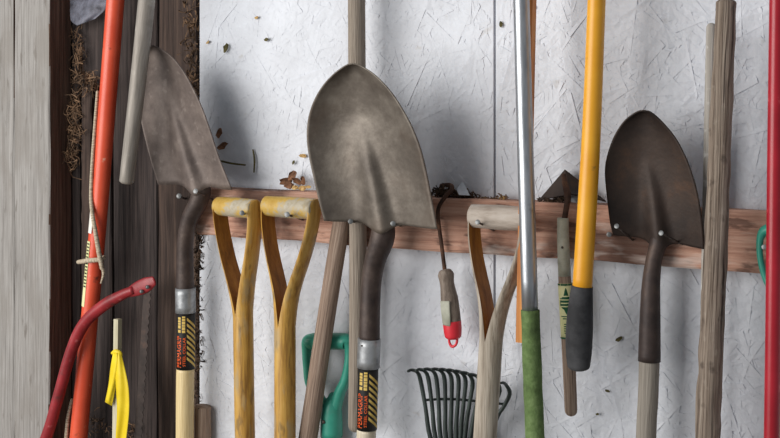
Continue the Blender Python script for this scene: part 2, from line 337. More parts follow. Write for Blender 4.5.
# ------------------------------------------------------------------ shovels
def blade(name, tip, rows, ytip, ybase, mat, root, dish=.012, frog=.014, fw=.17, nu=40, n=6, thick=.0022, flen=.62, flow=9):
    c = catmull([(tip[0], tip[1], tip[0], tip[1])] + rows, n)
    V, Fc = [], []; m_ = len(c)
    for i, (lx, ly, rx, ry) in enumerate(c):
        v = i / (m_ - 1)
        for k in range(nu + 1):
            u = -1 + 2 * k / nu
            y = ytip + (ybase - ytip) * v
            wd_ = min(1, math.sqrt(v * 2.2 + .001))
            y += dish * (1 - u * u) * wd_ - dish
            f = max(0, (v - (1 - flen)) / flen); f = f * f * (3 - 2 * f)
            y -= frog * f * math.exp(-(u / (fw * (.75 + .55 * f))) ** 2)
            V.append(P(lx + (rx - lx) * (u + 1) / 2, ly + (ry - ly) * (u + 1) / 2 + flow * max(0, (v - .8) / .2) ** 2 * math.exp(-(u / .20) ** 2) - 1.5 * max(0, (v - .8) / .2) ** 2 * math.exp(-((abs(u) - .45) / .25) ** 2), y))
    for i in range(m_ - 1):
        for k in range(nu):
            a = i * (nu + 1) + k; Fc.append((a, a + nu + 1, a + nu + 2, a + 1))
    return solid(mesh(name, V, Fc, mat, root), thick)
def wrap_text(txt, mat, root, a, b2, r, th0, h, v0, v1, name='lettering'):
    """letters bent round the handle from a (low) to b2 (high), reading upwards between fractions v0..v1; th0 = angle of the baseline"""
    cu = bpy.data.curves.new('t', 'FONT'); cu.body = txt; cu.size = 1; cu.resolution_u = 2
    ob = bpy.data.objects.new('t', cu); COL.objects.link(ob)
    me = bpy.data.meshes.new_from_object(ob.evaluated_get(bpy.context.evaluated_depsgraph_get()))
    bpy.data.objects.remove(ob)
    vs_ = [v.co.copy() for v in me.vertices]; fs = [tuple(p.vertices) for p in me.polygons]; bpy.data.meshes.remove(me)
    w = max(v.x for v in vs_); x0 = min(v.x for v in vs_); hh = max(v.y for v in vs_)
    T = b2 - a; L = T.length; T = T / L
    ref = Vector((0, -1, 0)); N = (ref - T * ref.dot(T)).normalized(); B = N.cross(T)   # B: to the left of the picture
    B = -B if B.dot(RT) > 0 else B
    out = []
    for v in vs_:
        t = v0 + (v1 - v0) * (v.x - x0) / (w - x0)
        th = th0 + (v.y / hh * h) / r
        out.append(a + T * (L * t) + (N * math.cos(th) + B * math.sin(th)) * (r + .0004))
    return mesh(name, out, fs, mat, root, smooth=False)
def patch(name, mat, root, a, b2, r, quads, lift=.0004):
    """flat print bent round a straight handle; quads = polygons of (angle, fraction along)"""
    T = b2 - a; L = T.length; T = T / L
    ref = Vector((0, -1, 0)); N = (ref - T * ref.dot(T)).normalized(); B = N.cross(T); B = -B if B.dot(RT) > 0 else B
    V, Fc = [], []
    for q in quads:
        # q: 4 corners; subdivide along the angle
        k = 6; b0 = len(V)
        for i in range(k + 1):
            for e0, e1 in ((0, 1), (3, 2)):
                th = q[e0][0] + (q[e1][0] - q[e0][0]) * i / k; t = q[e0][1] + (q[e1][1] - q[e0][1]) * i / k
                V.append(a + T * (L * t) + (N * math.cos(th) + B * math.sin(th)) * (r + lift))
        for i in range(k): Fc.append((b0 + 2 * i, b0 + 2 * i + 2, b0 + 2 * i + 3, b0 + 2 * i + 1))
    return mesh(name, V, Fc, mat, root)
VA = YAW - .02   # angle on the handle that looks straight at the picture's left-centre
def grip_label(root, top, bot, y, r):
    """black sleeve with orange and gold lettering and gold slanting stripes"""
    lab = sweep('label_sleeve', [(*top, y, r), (*bot, y, r)], 'print_black', root, n=3, caps=('none', 'none'))
    a, b2 = P(*bot, y), P(*top, y); rr = r * S(top[0], y)
    # facing angle towards the camera: positive th runs to the left in the picture
    d = (CAM - a); fa = math.atan2(-d.x, -d.y)     # camera stands to the right
    qs = []
    for i in range(-2, 11):
        t0 = .02 + i * .098
        lo_, hi_ = fa - 1.28, fa - .12
        p = [(hi_, t0 + .17), (lo_, t0), (lo_, t0 + .05), (hi_, t0 + .22)]
        if max(q[1] for q in p) > 1.0 or min(q[1] for q in p) < 0: continue
        qs.append(p)
    patch('stripes', 'print_gold', lab, a, b2, rr, qs)
    wrap_text('PERMAGRIP', 'print_orange', lab, a, b2, rr, fa + .50, .55 * rr, .05, .60)
    wrap_text('STEEL COLLAR', 'print_orange', lab, a, b2, rr, fa + .02, .28 * rr, .07, .58)
    # two small gold lines too worn to read: short strokes of uneven length
    qs = []
    for th, spans in ((fa + .55, [(.66, .71), (.735, .79), (.80, .83), (.84, .88), (.89, .93)]), (fa + .06, [(.66, .70), (.71, .76), (.77, .80), (.81, .86), (.87, .91), (.92, .95)])):
        for t0, t1 in spans: qs.append(((th, t0), (th + .34, t0), (th + .34, t1), (th, t1)))
    patch('worn_print', 'print_gold', lab, a, b2, rr, qs)
    return lab

# large grey shovel in the middle
t = thing('shovel', 'large worn grey steel shovel hung blade up with black and gold striped label', 'shovel', P(380, 228, -.09), 'round point shovels')
blade('blade', (353, 63.5), [(346, 65.5, 361, 66), (334, 74, 376, 76), (322, 87, 391, 92), (313, 103, 403, 110), (308, 120, 412.5, 128), (306.8, 138, 420, 147),
      (309, 157, 425, 166), (314, 180, 430, 190), (319, 202, 434, 212), (324, 221, 437, 229)], -.130, -.090, 'steel_old', t, dish=.034, frog=.022)
sweep('socket', [(381, 206, -.084, 4), (383, 216, -.088, 9), (383.5, 227, -.090, 11.5), (382, 240, -.090, 12.2), (375.5, 259, -.088, 10.8), (371.5, 281, -.085, 10.2), (370, 310, -.085, 10.2), (369.5, 340, -.085, 10.4)], 'socket', t, n=7, caps=('round', 'none'))
c_ = sweep('collar', [(369.3, 338.5, -.085, 11.6), (368.3, 367.5, -.085, 11.4)], 'galv', t, n=4)
sweep('rivet', [(362, 345, -.104, 1.2), (362, 346.5, -.104, 1.2)], 'nail_rust', c_, seg=8, n=1)
grip_label(t, (368.2, 367), (366.8, 429), -.085, 10.3)
sweep('handle', [(366.9, 428.5, -.085, 9.7), (366, 450, -.085, 9.7), (364, 620, -.08, 9.6), (361, 860, -.075, 9.2)], 'pale', t, caps=('none', 'dome'))

# dusty shovel by the dark planks
t = thing('shovel', 'dusty brown steel shovel against dark planks with striped label and cream handle', 'shovel', P(200, 192, -.06), 'round point shovels')
blade('blade', (152, 45.5), [(146, 50, 160, 48.5), (142, 60, 173, 58), (139, 75, 184, 72), (138, 92, 194, 90), (139, 110, 203, 110), (143, 130, 210.5, 131), (149.5, 156, 219, 157), (158, 184.5, 232, 190)],
      -.10, -.070, 'steel_dusty', t, dish=.016, frog=.016, fw=.2)
sweep('socket', [(197, 168, -.064, 4), (200, 180, -.066, 8), (201.5, 191, -.067, 9.6), (198, 203, -.067, 9.4), (190, 219, -.064, 8.8), (185.5, 240, -.060, 8.3), (185, 265, -.056, 8.6), (185.2, 290, -.054, 9.3)], 'socket', t, n=7, caps=('round', 'none'))
sweep('collar', [(185.4, 288, -.054, 10.3), (185.6, 312.5, -.054, 10.3)], 'galv', t, n=4)
grip_label(t, (185.8, 312), (185.6, 368.5), -.054, 9.4)
sweep('handle', [(185.5, 368, -.054, 9.1), (185, 400, -.054, 9.1), (184, 600, -.054, 9.0), (183, 780, -.054, 8.7)], 'cream', t, caps=('none', 'dome'))

# dark rusty shovel
t = thing('shovel', 'dark rusty brown shovel with plain grey wooden handle and no label', 'shovel', P(655, 240, -.075), 'round point shovels')
blade('blade', (644, 110.5), [(637, 112, 652, 113), (625, 120.5, 664, 124), (615, 135, 676, 139), (608, 153, 686, 158), (605, 170, 693, 177), (606, 188, 698, 196), (608, 206, 701, 215), (610, 222, 703, 234), (613, 235, 704, 249)],
      -.095, -.052, 'steel_rust', t, dish=.020, frog=.017)
sweep('socket', [(657, 214, -.050, 4), (658.5, 224, -.054, 7.2), (659.5, 234, -.057, 8.6), (658, 244, -.060, 8.5), (653.5, 262, -.062, 8.2), (651, 285, -.062, 9.2), (650, 320, -.062, 10.4), (649.3, 361, -.062, 11.3)], 'socket_dark', t, n=7, caps=('round', 'flat'))
sweep('handle', [(649.3, 358, -.062, 10.2), (648, 400, -.062, 10.2), (646, 440, -.062, 10.1), (640, 640, -.06, 10), (634, 860, -.058, 9.6)], 'wood_right', t, caps=('none', 'dome'), wob=.02)

# ------------------------------------------------------------------ split wooden D handles
def d_handle(label, cx0, hw, gy, gh, sx, sr, prof, ysplit, y, mats, phi=0.0, nailhole=False, pxdown=760):
    """cx0: px centre of the grip, hw: projected half width, gy: px row of the grip axis, gh: its px radius,
       sx: [(row, px centre)] of the shaft, prof: [(row, fraction of the outer half offset)]"""
    t = thing('spade_handle', label, 'garden tool', P(cx0, gy, y), 'split wooden D-grip handles')
    dv = Vector((math.cos(phi), -math.sin(phi), 0)); nv = Vector((math.sin(phi), math.cos(phi), 0))
    s = S(cx0, y); k = 1 / max(.2, dv.dot(RT))          # px -> metres along the grip
    k *= s
    cen = catmull([(gy, cx0)] + sx, 8)
    def cxat(row):
        if row <= cen[0][0]: return cen[0][1]
        for (a, xa), (b2, xb) in zip(cen, cen[1:]):
            if a <= row <= b2: return xa + (xb - xa) * (row - a) / (b2 - a)
        return cen[-1][1]
    pr = catmull(prof, 8)
    for sg in (-1, 1):
        V, uv, Fc, fm = [], [], [], []; na = 12; rows = []
        # rounded top above the grip axis, then down
        top = gy - gh * .95
        for f, sc_ in ((0, .2), (.03, .36), (.1, .5), (.22, .68), (.42, .84), (.7, .96), (1, 1)):
            rows.append((top + (gy - top) * f, pr[0][1], sc_, .36))
        for row, off in pr[1:]:
            tt = min(1, (row - gy) / (ysplit - gy)); rows.append((row, off, 1, .36 + (1 - .36) * tt ** 2.2))
        L = 0
        for i, (row, off, sc_, th_) in enumerate(rows):
            tb = min(1, max(0, row - gy) / (ysplit - gy)); c0 = P(cxat(row), row, y); outer = (hw * off - .2 * sr * (1 - tb)) * k
            Rn = sr * s * (0.92 + .08 * min(1, max(0, (row - gy)) / (ysplit - gy)))
            tk = sr * s * th_
            outer += (sr * s - hw * pr[-1][1] * k) * tb ** 2
            if row >= ysplit - 1: outer = tk
            inn = outer - tk
            ring = []
            for q in range(na + 1):
                al = math.pi * q / na; ring.append((Rn * sc_ * math.cos(al), inn + tk * (math.sin(al) ** (.8 + .2 * tb))))
            for w_ in (-.6, 0, .6): ring.append((Rn * sc_ * w_, inn))
            for nn, dd in ring:
                V.append(c0 + dv * (sg * dd) + nv * nn); uv.append((nn * 1.5 + dd, -c0.z))
        nr = na + 1 + 3
        for i in range(len(rows) - 1):
            for q in range(nr):
                a = i * nr + q; b2 = i * nr + (q + 1) % nr
                f = (a, b2, b2 + nr, a + nr) if sg < 0 else (a, a + nr, b2 + nr, b2)
                Fc.append(f); fm.append(1 if q >= na else 0)
        Fc.append(tuple(range(nr)) if sg > 0 else tuple(range(nr))[::-1]); fm.append(0)
        e = (len(rows) - 1) * nr; Fc.append(tuple(e + q for q in range(nr)) if sg < 0 else tuple(e + q for q in range(nr))[::-1]); fm.append(0)
        o = mesh('prong', V, Fc, None, t, uv=uv, mats=mats[:2], fm=fm)
        md = o.modifiers.new('sharp', 'EDGE_SPLIT'); md.split_angle = math.radians(50)
    c0 = P(cx0, gy, y); hl = (hw - .2 * sr) * k - sr * s * .18
    sweep('grip', [(*(c0 - dv * hl), gh * s * .98), (*(c0 - dv * hl * .5), gh * s), (*c0, gh * s * 1.03), (*(c0 + dv * hl * .5), gh * s), (*(c0 + dv * hl), gh * s * .98)], mats[2], t, world=True, ref=UP, n=4)
    last = prof[-1][0]
    pts = [(cxat(ysplit - 1), ysplit - 1, y, sr * .97), (cxat(ysplit + 5), ysplit + 5, y, sr)] + [(x_, r_, y, sr) for r_, x_ in sx if r_ > ysplit + 8] 
    x1, r1 = pts[-1][0], pts[-1][1]; x0_, r0 = pts[-2][0], pts[-2][1]
    pts.append((x1 + (x1 - x0_) / (r1 - r0) * (pxdown - r1), pxdown, y, sr))
    sweep('shaft', pts, mats[0], t, n=8, seg=24, caps=('none', 'flat'))
    return t
profA = [(207, 1.0), (216, .985), (228, .94), (245, .84), (262, .70), (280, .53), (296, .42), (312, .375), (322, .36)]
YW = ('yellow_wood', 'amber_wood', 'grip_worn')
d_handle('worn yellow wooden D-grip handle, the narrower one beside the dusty shovel', 236.8, 24, 207.5, 9.7, [(260, 239.5), (316, 243), (380, 244), (438, 245)], 10.2,
         [(a - 2, b2) for a, b2 in [(209.5, 1.0), (216, .99), (228, .95), (245, .85), (262, .73), (280, .58), (296, .48), (310, .42), (318, .41)]], 316, -.086, YW, phi=.20)
d_handle('worn yellow wooden D-grip handle, the wider one beside the large grey shovel', 290.8, 29.5, 207.5, 10.5, [(260, 288), (326, 285), (380, 285), (438, 285)], 10.8,
         [(207.5, 1.0), (216, .99), (228, .94), (245, .83), (262, .69), (280, .53), (296, .42), (312, .37), (328, .354)], 326, -.088, YW, phi=.10)
d_handle('bare greyed wooden D-grip handle with amber inner faces beside the silver pole', 500, 29.5, 217.5, 12.2, [(270, 497), (341, 491), (390, 488), (438, 485)], 11.8,
         [(217.5, 1.0), (228, .985), (240, .95), (258, .85), (276, .71), (294, .56), (312, .46), (330, .41), (342, .40)], 341, -.084, ('grey_dwood', 'amber_wood', 'grey_grip'), phi=.12)

# ------------------------------------------------------------------ plain sticks and poles
def stick(name, label, cat, pts, mat, caps=('flat', 'flat'), wob=.02, n=6, seg=18, group=None):
    p = P(*pts[-1][:3]); o = sweep(name, pts, mat, None, base=p, caps=caps, wob=wob, n=n, seg=seg)
    return props(o, label, cat, group)
stick('wooden_pole', 'brown wooden handle leaning from below the grey shovel past the teal grip', 'handle', [(342, 219, -.060, 8.8), (325, 325, -.062, 9.0), (308, 438, -.058, 9.5), (286, 580, -.042, 9.8), (245, 860, -.03, 10)], 'wood_brown')
stick('wooden_pole', 'grey wooden handle hanging down behind the large grey shovel', 'handle', [(355.5, -180, -.057, 8.6), (356.5, 0, -.057, 8.7), (358, 222, -.057, 8.8), (357, 340, -.056, 8.0), (355.5, 425, -.056, 7.4)], 'wood_grey', caps=('dome', 'round'))
stick('wooden_pole', 'thick cracked grey wooden handle standing in front of the board', 'handle', [(726.3, 3, -.115, 9.8), (722, 100, -.11, 10.6), (717, 219, -.108, 11.4), (712, 330, -.11, 12), (707.5, 438, -.112, 12.3), (692, 780, -.13, 12.5)], 'wood_rough', caps=('dome', 'flat'), wob=.13, n=16, seg=28)
stick('wooden_pole', 'thin pale round-topped stick behind the thick cracked handle', 'handle', [(711.5, 28, -.055, 5.2), (710, 110, -.054, 5.6), (708, 219, -.053, 5.8), (704.5, 438, -.053, 6), (699, 760, -.06, 6)], 'wood_pale', caps=('round', 'flat'))
stick('wooden_pole', 'dull brown stick end beside the cream shovel handle', 'handle', [(202.5, 411, -.02, 8), (203, 438, -.02, 8.2), (204, 760, -.02, 8.2)], 'wood_brown', caps=('flat', 'flat'))
stick('grey_pole', 'dull grey pole with rounded end hanging in front of the dusty shovel', 'pole', [(163, -180, -.14, 9), (146.7, 0, -.14, 8.6), (136.5, 95, -.14, 8.0), (126.7, 181, -.14, 7.4)], 'grey_pole', caps=('dome', 'dome'), wob=.01)
t = thing('orange_pole', 'bright orange painted pole leaning against the dark planks', 'pole', P(78, 438, -.03))
sweep('tube', [(129, -180, -.02, 9.2), (115.5, 0, -.02, 9.0), (107, 110, -.02, 8.7), (98.6, 219, -.02, 8.5), (88.5, 330, -.022, 8.6), (78.5, 438, -.025, 8.8), (48, 760, -.04, 9)], 'orange', t, caps=('dome', 'flat'))
def pole_sticker(name, mat, r0, r1, th0, th1, root):
    cen = lambda r: 98.6 - (r - 219) * .0915
    a, b2 = P(cen(r1), r1, -.0212), P(cen(r0), r0, -.0206); rr = 8.62 * S(95, -.02)
    return patch(name, mat, root, a, b2, rr, [((th0, 0), (th1, 0), (th1, 1), (th0, 1))], lift=.0006), a, b2, rr
fa = math.atan2(-(CAM - P(95, 250, -.02)).x, -(CAM - P(95, 250, -.02)).y)
st, *_ = pole_sticker('sticker', 'print_white', 205, 233, fa + .72, fa + 1.5, t)
st, a, b2, rr = pole_sticker('sticker', 'print_cream', 241, 306, fa + .80, fa + 1.5, t)
patch('print', 'print_black', st, a, b2, rr, [((fa + .86, q), (fa + 1.25, q), (fa + 1.25, q + .022), (fa + .86, q + .022)) for q in [.30 + .05 * i for i in range(14)]], lift=.0012)
o = sweep('red_pole', [(780, -180, -.12, 7.9), (777.3, 0, -.12, 7.8), (775.3, 150, -.12, 7.8), (774, 260, -.12, 7.7), (771.6, 438, -.122, 7.6), (766, 780, -.13, 7.5)], 'red_pole', None, base=P(766, 780, -.13), caps=('dome', 'flat'))
props(o, 'glossy dark red pole standing in front of the teal grip', 'pole')
# silver pole with green foam
t = thing('silver_pole', 'shiny silver metal pole with a mossy green foam grip', 'pole', P(545, 780, -.145))
sweep('tube', [(516.5, -180, -.128, 8.4), (521.3, 0, -.128, 8.2), (524.5, 120, -.128, 8.2), (530.2, 314, -.128, 8.2)], 'alu', t, caps=('dome', 'none'))
sweep('foam_grip', [(530.3, 310, -.128, 9.4), (531.4, 345, -.128, 9.6), (533.2, 395, -.128, 9.7), (535, 438, -.129, 9.8), (540, 560, -.13, 9.8)], 'foam', t, n=10, wob=.05, caps=('flat', 'flat'))
sweep('tube', [(540, 555, -.13, 8.2), (547, 760, -.14, 8.2)], 'alu', t, caps=('none', 'flat'))
# orange stick behind it
o = sweep('wooden_strip', [(533, -180, -.098, 7.6), (529.6, 0, -.098, 7.4), (526, 170, -.098, 7.2), (522.2, 342, -.098, 7.0)], 'wood_orange', None, base=P(522, 342, -.098), square=True, seg=4, caps=('none', 'none'), flat=1)
props(o, 'narrow orange wooden strip just behind the silver pole', 'stick')
# yellow pole with black rubber grip
t = thing('yellow_pole', 'bright yellow pole with a black rubber end grip hanging down', 'pole', P(579, 370, -.11))
sweep('tube', [(603, -180, -.112, 9.2), (596.6, 0, -.112, 9.1), (591.5, 130, -.112, 9.5), (587, 210, -.112, 9.8), (582, 292, -.112, 10)], 'yellow_pole', t, caps=('dome', 'none'))
sweep('rubber_grip', [(582.2, 286, -.112, 10.9), (581, 300, -.112, 12), (579.8, 322, -.112, 13.4), (579, 342, -.112, 13.6), (578.7, 357, -.112, 12.6), (578.7, 366, -.112, 11.4)], 'rubber', t, n=8, caps=('flat', 'dome'), wob=.02)

# ------------------------------------------------------------------ red bow saw
t = thing('bow_saw', 'chipped red tubular bow saw hung against the dark planks', 'saw', P(60, 438, -.03))
sweep('frame', [(20, 500, -.06, 6.0), (46, 438, -.06, 5.8), (58, 398, -.06, 5.8), (71, 352, -.06, 5.9), (84, 324, -.06, 6.0), (103, 306, -.059, 6.0), (122, 295, -.058, 5.2), (134, 290, -.057, 4.4)], 'red_saw', t, n=8, caps=('dome', 'none'))
cl = sweep('clamp', [(130, 292, -.057, 5.2), (138, 288.5, -.056, 7.2), (147, 284.5, -.055, 7.4), (153.5, 281, -.054, 5)], 'red_saw', t, n=6, flat=.32, caps=('round', 'dome'))
for (q, w_) in ((141.5, 291.5), (147.5, 287)):
    sweep('bolt', [(q, w_, -.062, 2.2), (q + .2, w_, -.064, 1.7)], 'nail', cl, seg=12, n=1, ref=UP, caps=('flat', 'dome'))
V, Fc = [], []; nt_ = 30
bl0, bl1 = P(147.5, 286, -.054), P(133, 520, -.054); T = (bl1 - bl0); n_ = T.normalized().cross(Vector((0, -1, 0))); n_ = n_ if n_.x > 0 else -n_
wbl = 8 * S(145, -.05)
for i in range(nt_ * 2 + 1):
    c0 = bl0 + T * (i / (nt_ * 2)); V += [c0 - n_ * wbl * .55, c0 + n_ * (wbl * .45 + (0 if i % 2 == 0 else .0042))]
for i in range(nt_ * 2): Fc.append((2 * i, 2 * i + 1, 2 * i + 3, 2 * i + 2))
solid(mesh('blade', V, Fc, 'saw_steel', t, smooth=False), .0012)

# ------------------------------------------------------------------ stake with yellow ribbon
t = thing('marker_stake', 'thin pale wooden stake with a yellow ribbon tied on', 'stake', P(116, 760, -.05))
sweep('stake', [(117.8, 319, -.05, 4.1), (116.6, 438, -.05, 4.3), (113, 760, -.05, 4.3)], 'stake', t, square=True, seg=4, n=2, caps=('flat', 'flat'))
def sheet(name, rows, mat, root, thick=.0006, n=4, nu=8, wave=.003, seed=0, base=None):
    c = catmull(rows, n); V, Fc = [], []
    for i, (lx, ly, rx, ry, y) in enumerate(c):
        for k in range(nu + 1):
            u = k / nu; V.append(P(lx + (rx - lx) * u, ly + (ry - ly) * u, y + wave * math.sin(u * 5.2 + seed + i * .17)))
    for i in range(len(c) - 1):
        for k in range(nu):
            a = i * (nu + 1) + k; Fc.append((a, a + nu + 1, a + nu + 2, a + 1))
    return solid(mesh(name, V, Fc, mat, root, base=base), thick)
rb = sweep('ribbon_knot', [(112.5, 353, -.056, 1.6), (116, 351.5, -.061, 2.4), (120.5, 354, -.060, 2), (119, 360, -.058, 1.6)], 'ribbon', t, n=5, caps=('round', 'round'))
sheet('ribbon_tail', [(113, 353, 118, 353, -.064), (110.5, 368, 119, 366, -.066), (108.5, 385, 116, 386, -.066), (105, 402, 112, 406, -.064)], 'ribbon', rb, seed=1)
sheet('ribbon_tail', [(115, 354, 121, 352, -.062), (115, 368, 124.5, 367, -.066), (116, 388, 128.5, 388, -.068), (117, 412, 129, 412, -.068), (115.5, 440, 126, 440, -.067), (115, 462, 123, 466, -.066)], 'ribbon', rb, seed=2)

# ------------------------------------------------------------------ twine on the orange pole
t = thing('twine', 'frayed natural twine knotted round the orange pole', 'rope', P(90, 262, -.04))
sweep('strand', [(97.5, 92, -.03, 1.5), (95, 125, -.034, 1.7), (92.5, 160, -.036, 1.8), (91, 195, -.038, 1.9), (92.5, 214, -.044, 2), (95.5, 232, -.046, 2.2), (98.5, 250, -.044, 2.4), (102, 268, -.038, 2.2)], 'twine', t, seg=10, n=6, caps=('round', 'round'))
sweep('loop', [(104, 257, -.018, 2), (102, 259.5, -.034, 2.2), (96, 260, -.043, 2.4), (88, 260.5, -.043, 2.4), (82, 261.5, -.036, 2.4), (78.5, 262, -.026, 2.2)], 'twine', t, seg=10, n=6, caps=('round', 'round'))
sweep('frayed_end', [(102, 266, -.038, 1.8), (103.5, 274, -.036, 1.5), (101, 283, -.034, .8)], 'twine', t, seg=8, n=5, caps=('round', 'round'))
sweep('strand', [(72, 400, -.03, 1.6), (68, 418, -.032, 1.9), (66, 440, -.034, 2), (62, 480, -.034, 2)], 'twine', t, seg=10, n=5, caps=('round', 'round'))

# ------------------------------------------------------------------ teal plastic D grips
t = thing('teal_grip', 'teal plastic D-grip handle with rivet behind the leaning brown handle', 'garden tool', P(332, 760, -.03), 'teal D-grip handles')
sweep('grip', [(327, 412, -.03, 6), (318, 396, -.03, 5.4), (310, 383, -.03, 4.8), (307.4, 366, -.03, 4.4), (306.8, 350, -.03, 4.8), (308, 343, -.03, 6.5), (312, 341.3, -.03, 8), (329, 341.3, -.03, 8.3), (345.5, 341.3, -.03, 8), (348.6, 343.5, -.03, 6), (349.2, 352, -.03, 4.4), (348.4, 366, -.03, 4.6), (345, 381, -.03, 5), (339.5, 393, -.03, 5.6), (335, 410, -.03, 6)], 'teal', t, n=7, flat=1.15, caps=('none', 'none'))
nk = sweep('neck', [(332.5, 396, -.03, 4), (332, 404, -.03, 9), (331.5, 415, -.03, 10.8), (331.5, 436, -.03, 11.3)], 'teal', t, n=5, caps=('round', 'flat'))
sweep('rivet', [(323.5, 422, -.050, 2), (323.5, 422.1, -.052, 1.6)], 'nail_rust', nk, seg=12, n=1, ref=UP, caps=('flat', 'dome'))
sweep('shaft', [(331.5, 434, -.03, 10.4), (331, 500, -.03, 10.4), (330, 760, -.03, 10.4)], 'wood_brown', t, caps=('none', 'flat'))
t = thing('teal_grip', 'teal plastic grip hung on the board behind the red pole', 'garden tool', P(784, 320, -.065), 'teal D-grip handles')
sweep('grip', [(784, 312, -.065, 5), (775, 296, -.065, 4), (765.5, 278, -.065, 3.3), (760.3, 258, -.065, 3.1), (760, 240, -.065, 3.5), (764.5, 231, -.065, 5.2), (774, 229.5, -.065, 6.2), (795, 229.5, -.065, 6.2), (806, 234, -.065, 5), (808, 250, -.065, 3.4), (804, 275, -.065, 3.4), (794, 296, -.065, 4), (786, 312, -.065, 5)], 'teal', t, n=6, flat=1.3, caps=('none', 'none'))
sweep('neck', [(785, 304, -.065, 5), (785, 318, -.065, 9.5), (784, 345, -.065, 10.5)], 'teal', t, n=5, caps=('round', 'flat'))
sweep('shaft', [(784, 343, -.065, 9.8), (780, 700, -.065, 9.8)], 'wood_brown', t, caps=('none', 'flat'))

# ------------------------------------------------------------------ small hand tool with red cap
t = thing('hand_weeder', 'small hand tool with worn grey handle, red end cap and hanging loop', 'hand tool', P(452, 345, -.05))
sweep('shank', [(445.3, 275, -.052, 2.1), (442, 248, -.052, 2.0), (438.5, 222, -.054, 2.0), (438.5, 208, -.054, 2.0), (445, 197, -.052, 2.1), (451, 190.5, -.046, 2.2), (452, 186.5, -.036, 2.2), (448, 184.8, -.026, 2.1), (441.5, 185.5, -.018, 2)], 'rust_iron', t, seg=10, n=6, caps=('none', 'round'))
h_ = sweep('handle', [(445.2, 272, -.052, 7), (445.8, 275, -.052, 8.0), (447, 283, -.052, 7.0), (448.3, 291, -.052, 7.6), (449.5, 299, -.052, 8.7), (451, 312, -.052, 9.2), (452, 322, -.052, 9.0)], 'wood_tool', t, n=6, caps=('dome', 'none'), wob=.05)
sheet('tape', [(440.3, 301, 449.5, 301, -.0675), (441, 310, 450, 311, -.0685), (442, 318, 450.5, 320, -.0685), (443, 325, 450.3, 326.5, -.067)], 'tape', h_, wave=.0008)
cp = sweep('end_cap', [(451.9, 321, -.052, 9.3), (452.6, 329, -.052, 9.2), (453, 336, -.052, 8.4)], 'red_plastic', t, n=4, caps=('flat', 'dome'))
sweep('loop', [(449.5, 336, -.052, 1.3), (449.3, 342, -.052, 1.3), (452, 346.5, -.052, 1.5), (456, 344.5, -.052, 1.3), (457.2, 339, -.052, 1.3), (456.5, 335, -.052, 1.3)], 'red_plastic', cp, seg=10, n=5)
sheet('leaf_bit', [(441, 271.5, 446, 270, -.055), (441, 274, 445, 274, -.058)], 'leaf_pale', t, wave=.001)

# ------------------------------------------------------------------ fan rake
t = thing('fan_rake', 'dark green metal fan rake with bent tine tips below the red-capped tool', 'rake', P(462, 760, -.03))
bend = [421, 429, 437, 445, 452, 459, 466, 473, 481, 490, 500, 510]; bot = [431, 436, 441, 446, 451, 456, 460.5, 465, 471, 478, 486, 495]
for i, (tx, bx_) in enumerate(zip(bend, bot)):
    f = i / 11; ty = 374 - 3 * math.sin(f * 2.4) + 15 * f ** 2.2
    if i == 0: ty = 374
    yy = -.030 - .002 * (i % 2)
    bx2 = 460 + (bx_ - 460) * .35
    hx = 13 if i < 11 else 9
    sweep('tine', [(bx2, 490, yy, 2.6), (bx_, 440 - 18 * f ** 3, yy, 2.5), (bx_ + (tx - bx_) * .55, (440 + ty) / 2 - 6 * f, yy, 2.1), (tx - .3, ty + 7, yy - .001, 2.3), (tx - 3.5, ty - 1.5, yy - .009, 1.8), (tx - hx * .7, ty - 4, yy - .022, 1.6), (tx - hx, ty - 4.0 + (1.2 if i < 2 else 0), yy - .031, 1.3)], 'rake', t, seg=8, n=4, caps=('none', 'round'))
sweep('crossbar', [(426, 400, -.023, 1.3), (445, 399, -.023, 1.3), (465, 400, -.023, 1.3), (485, 402, -.023, 1.3), (503, 404, -.023, 1.3)], 'rake', t, seg=8, n=4)
sheet('spring_plate', [(434, 440, 489, 437, -.036), (440, 460, 480, 460, -.036), (454, 492, 467, 492, -.036)], 'rust_iron', t, thick=.003, wave=.001)
sweep('ferrule', [(460.5, 470, -.032, 8), (460.5, 520, -.032, 8)], 'rake', t, n=2)
sweep('handle', [(460.5, 515, -.032, 7.4), (461, 760, -.032, 7.4)], 'wood_brown', t, n=3)

# ------------------------------------------------------------------ triangular hoe
t = thing('garden_hoe', 'triangular rusty hoe head on a handle with green and cream label', 'hoe', P(571, 415, -.058))
V = []; rows_ = 8
pl = [((565, 170), (565, 170)), ((539, 204), (606, 205))]
Fc = []
for i in range(rows_ + 1):
    f = i / rows_
    lx, ly = 565 + (539 - 565) * f, 170 + 30.5 * f; rx, ry = 565 + (606 - 565) * f, 170 + 31.5 * f
    for k in range(13):
        u = -1 + k / 6
        yq = -.014 - .030 * f * (1 - abs(u)) - .002
        V.append(P(lx + (rx - lx) * (u + 1) / 2, ly + (ry - ly) * (u + 1) / 2 - (6.5 * f ** 3 * (1 - abs(u)) ** .8), yq))
for i in range(rows_):
    for k in range(12):
        a = i * 13 + k; Fc.append((a, a + 13, a + 14, a + 1))
solid(mesh('blade', V, Fc, 'steel_rust', t, smooth=False), .0025)
sweep('shank', [(564, 176, -.034, 2.8), (566, 187, -.050, 3.4), (568, 196, -.058, 3.4), (566.5, 207, -.060, 2.9), (564, 222, -.058, 2.9)], 'rust_iron', t, seg=12, n=6, caps=('round', 'none'))
fe = sweep('ferrule', [(563, 218, -.058, 5.8), (563.2, 240, -.058, 6.1), (564.6, 276, -.058, 6.5)], 'tape', t, n=4)
sweep('rivet', [(562.2, 247.5, -.0685, 1.3), (562.2, 247.6, -.070, 1)], 'nail_rust', fe, seg=8, n=1, ref=UP, caps=('flat', 'dome'))
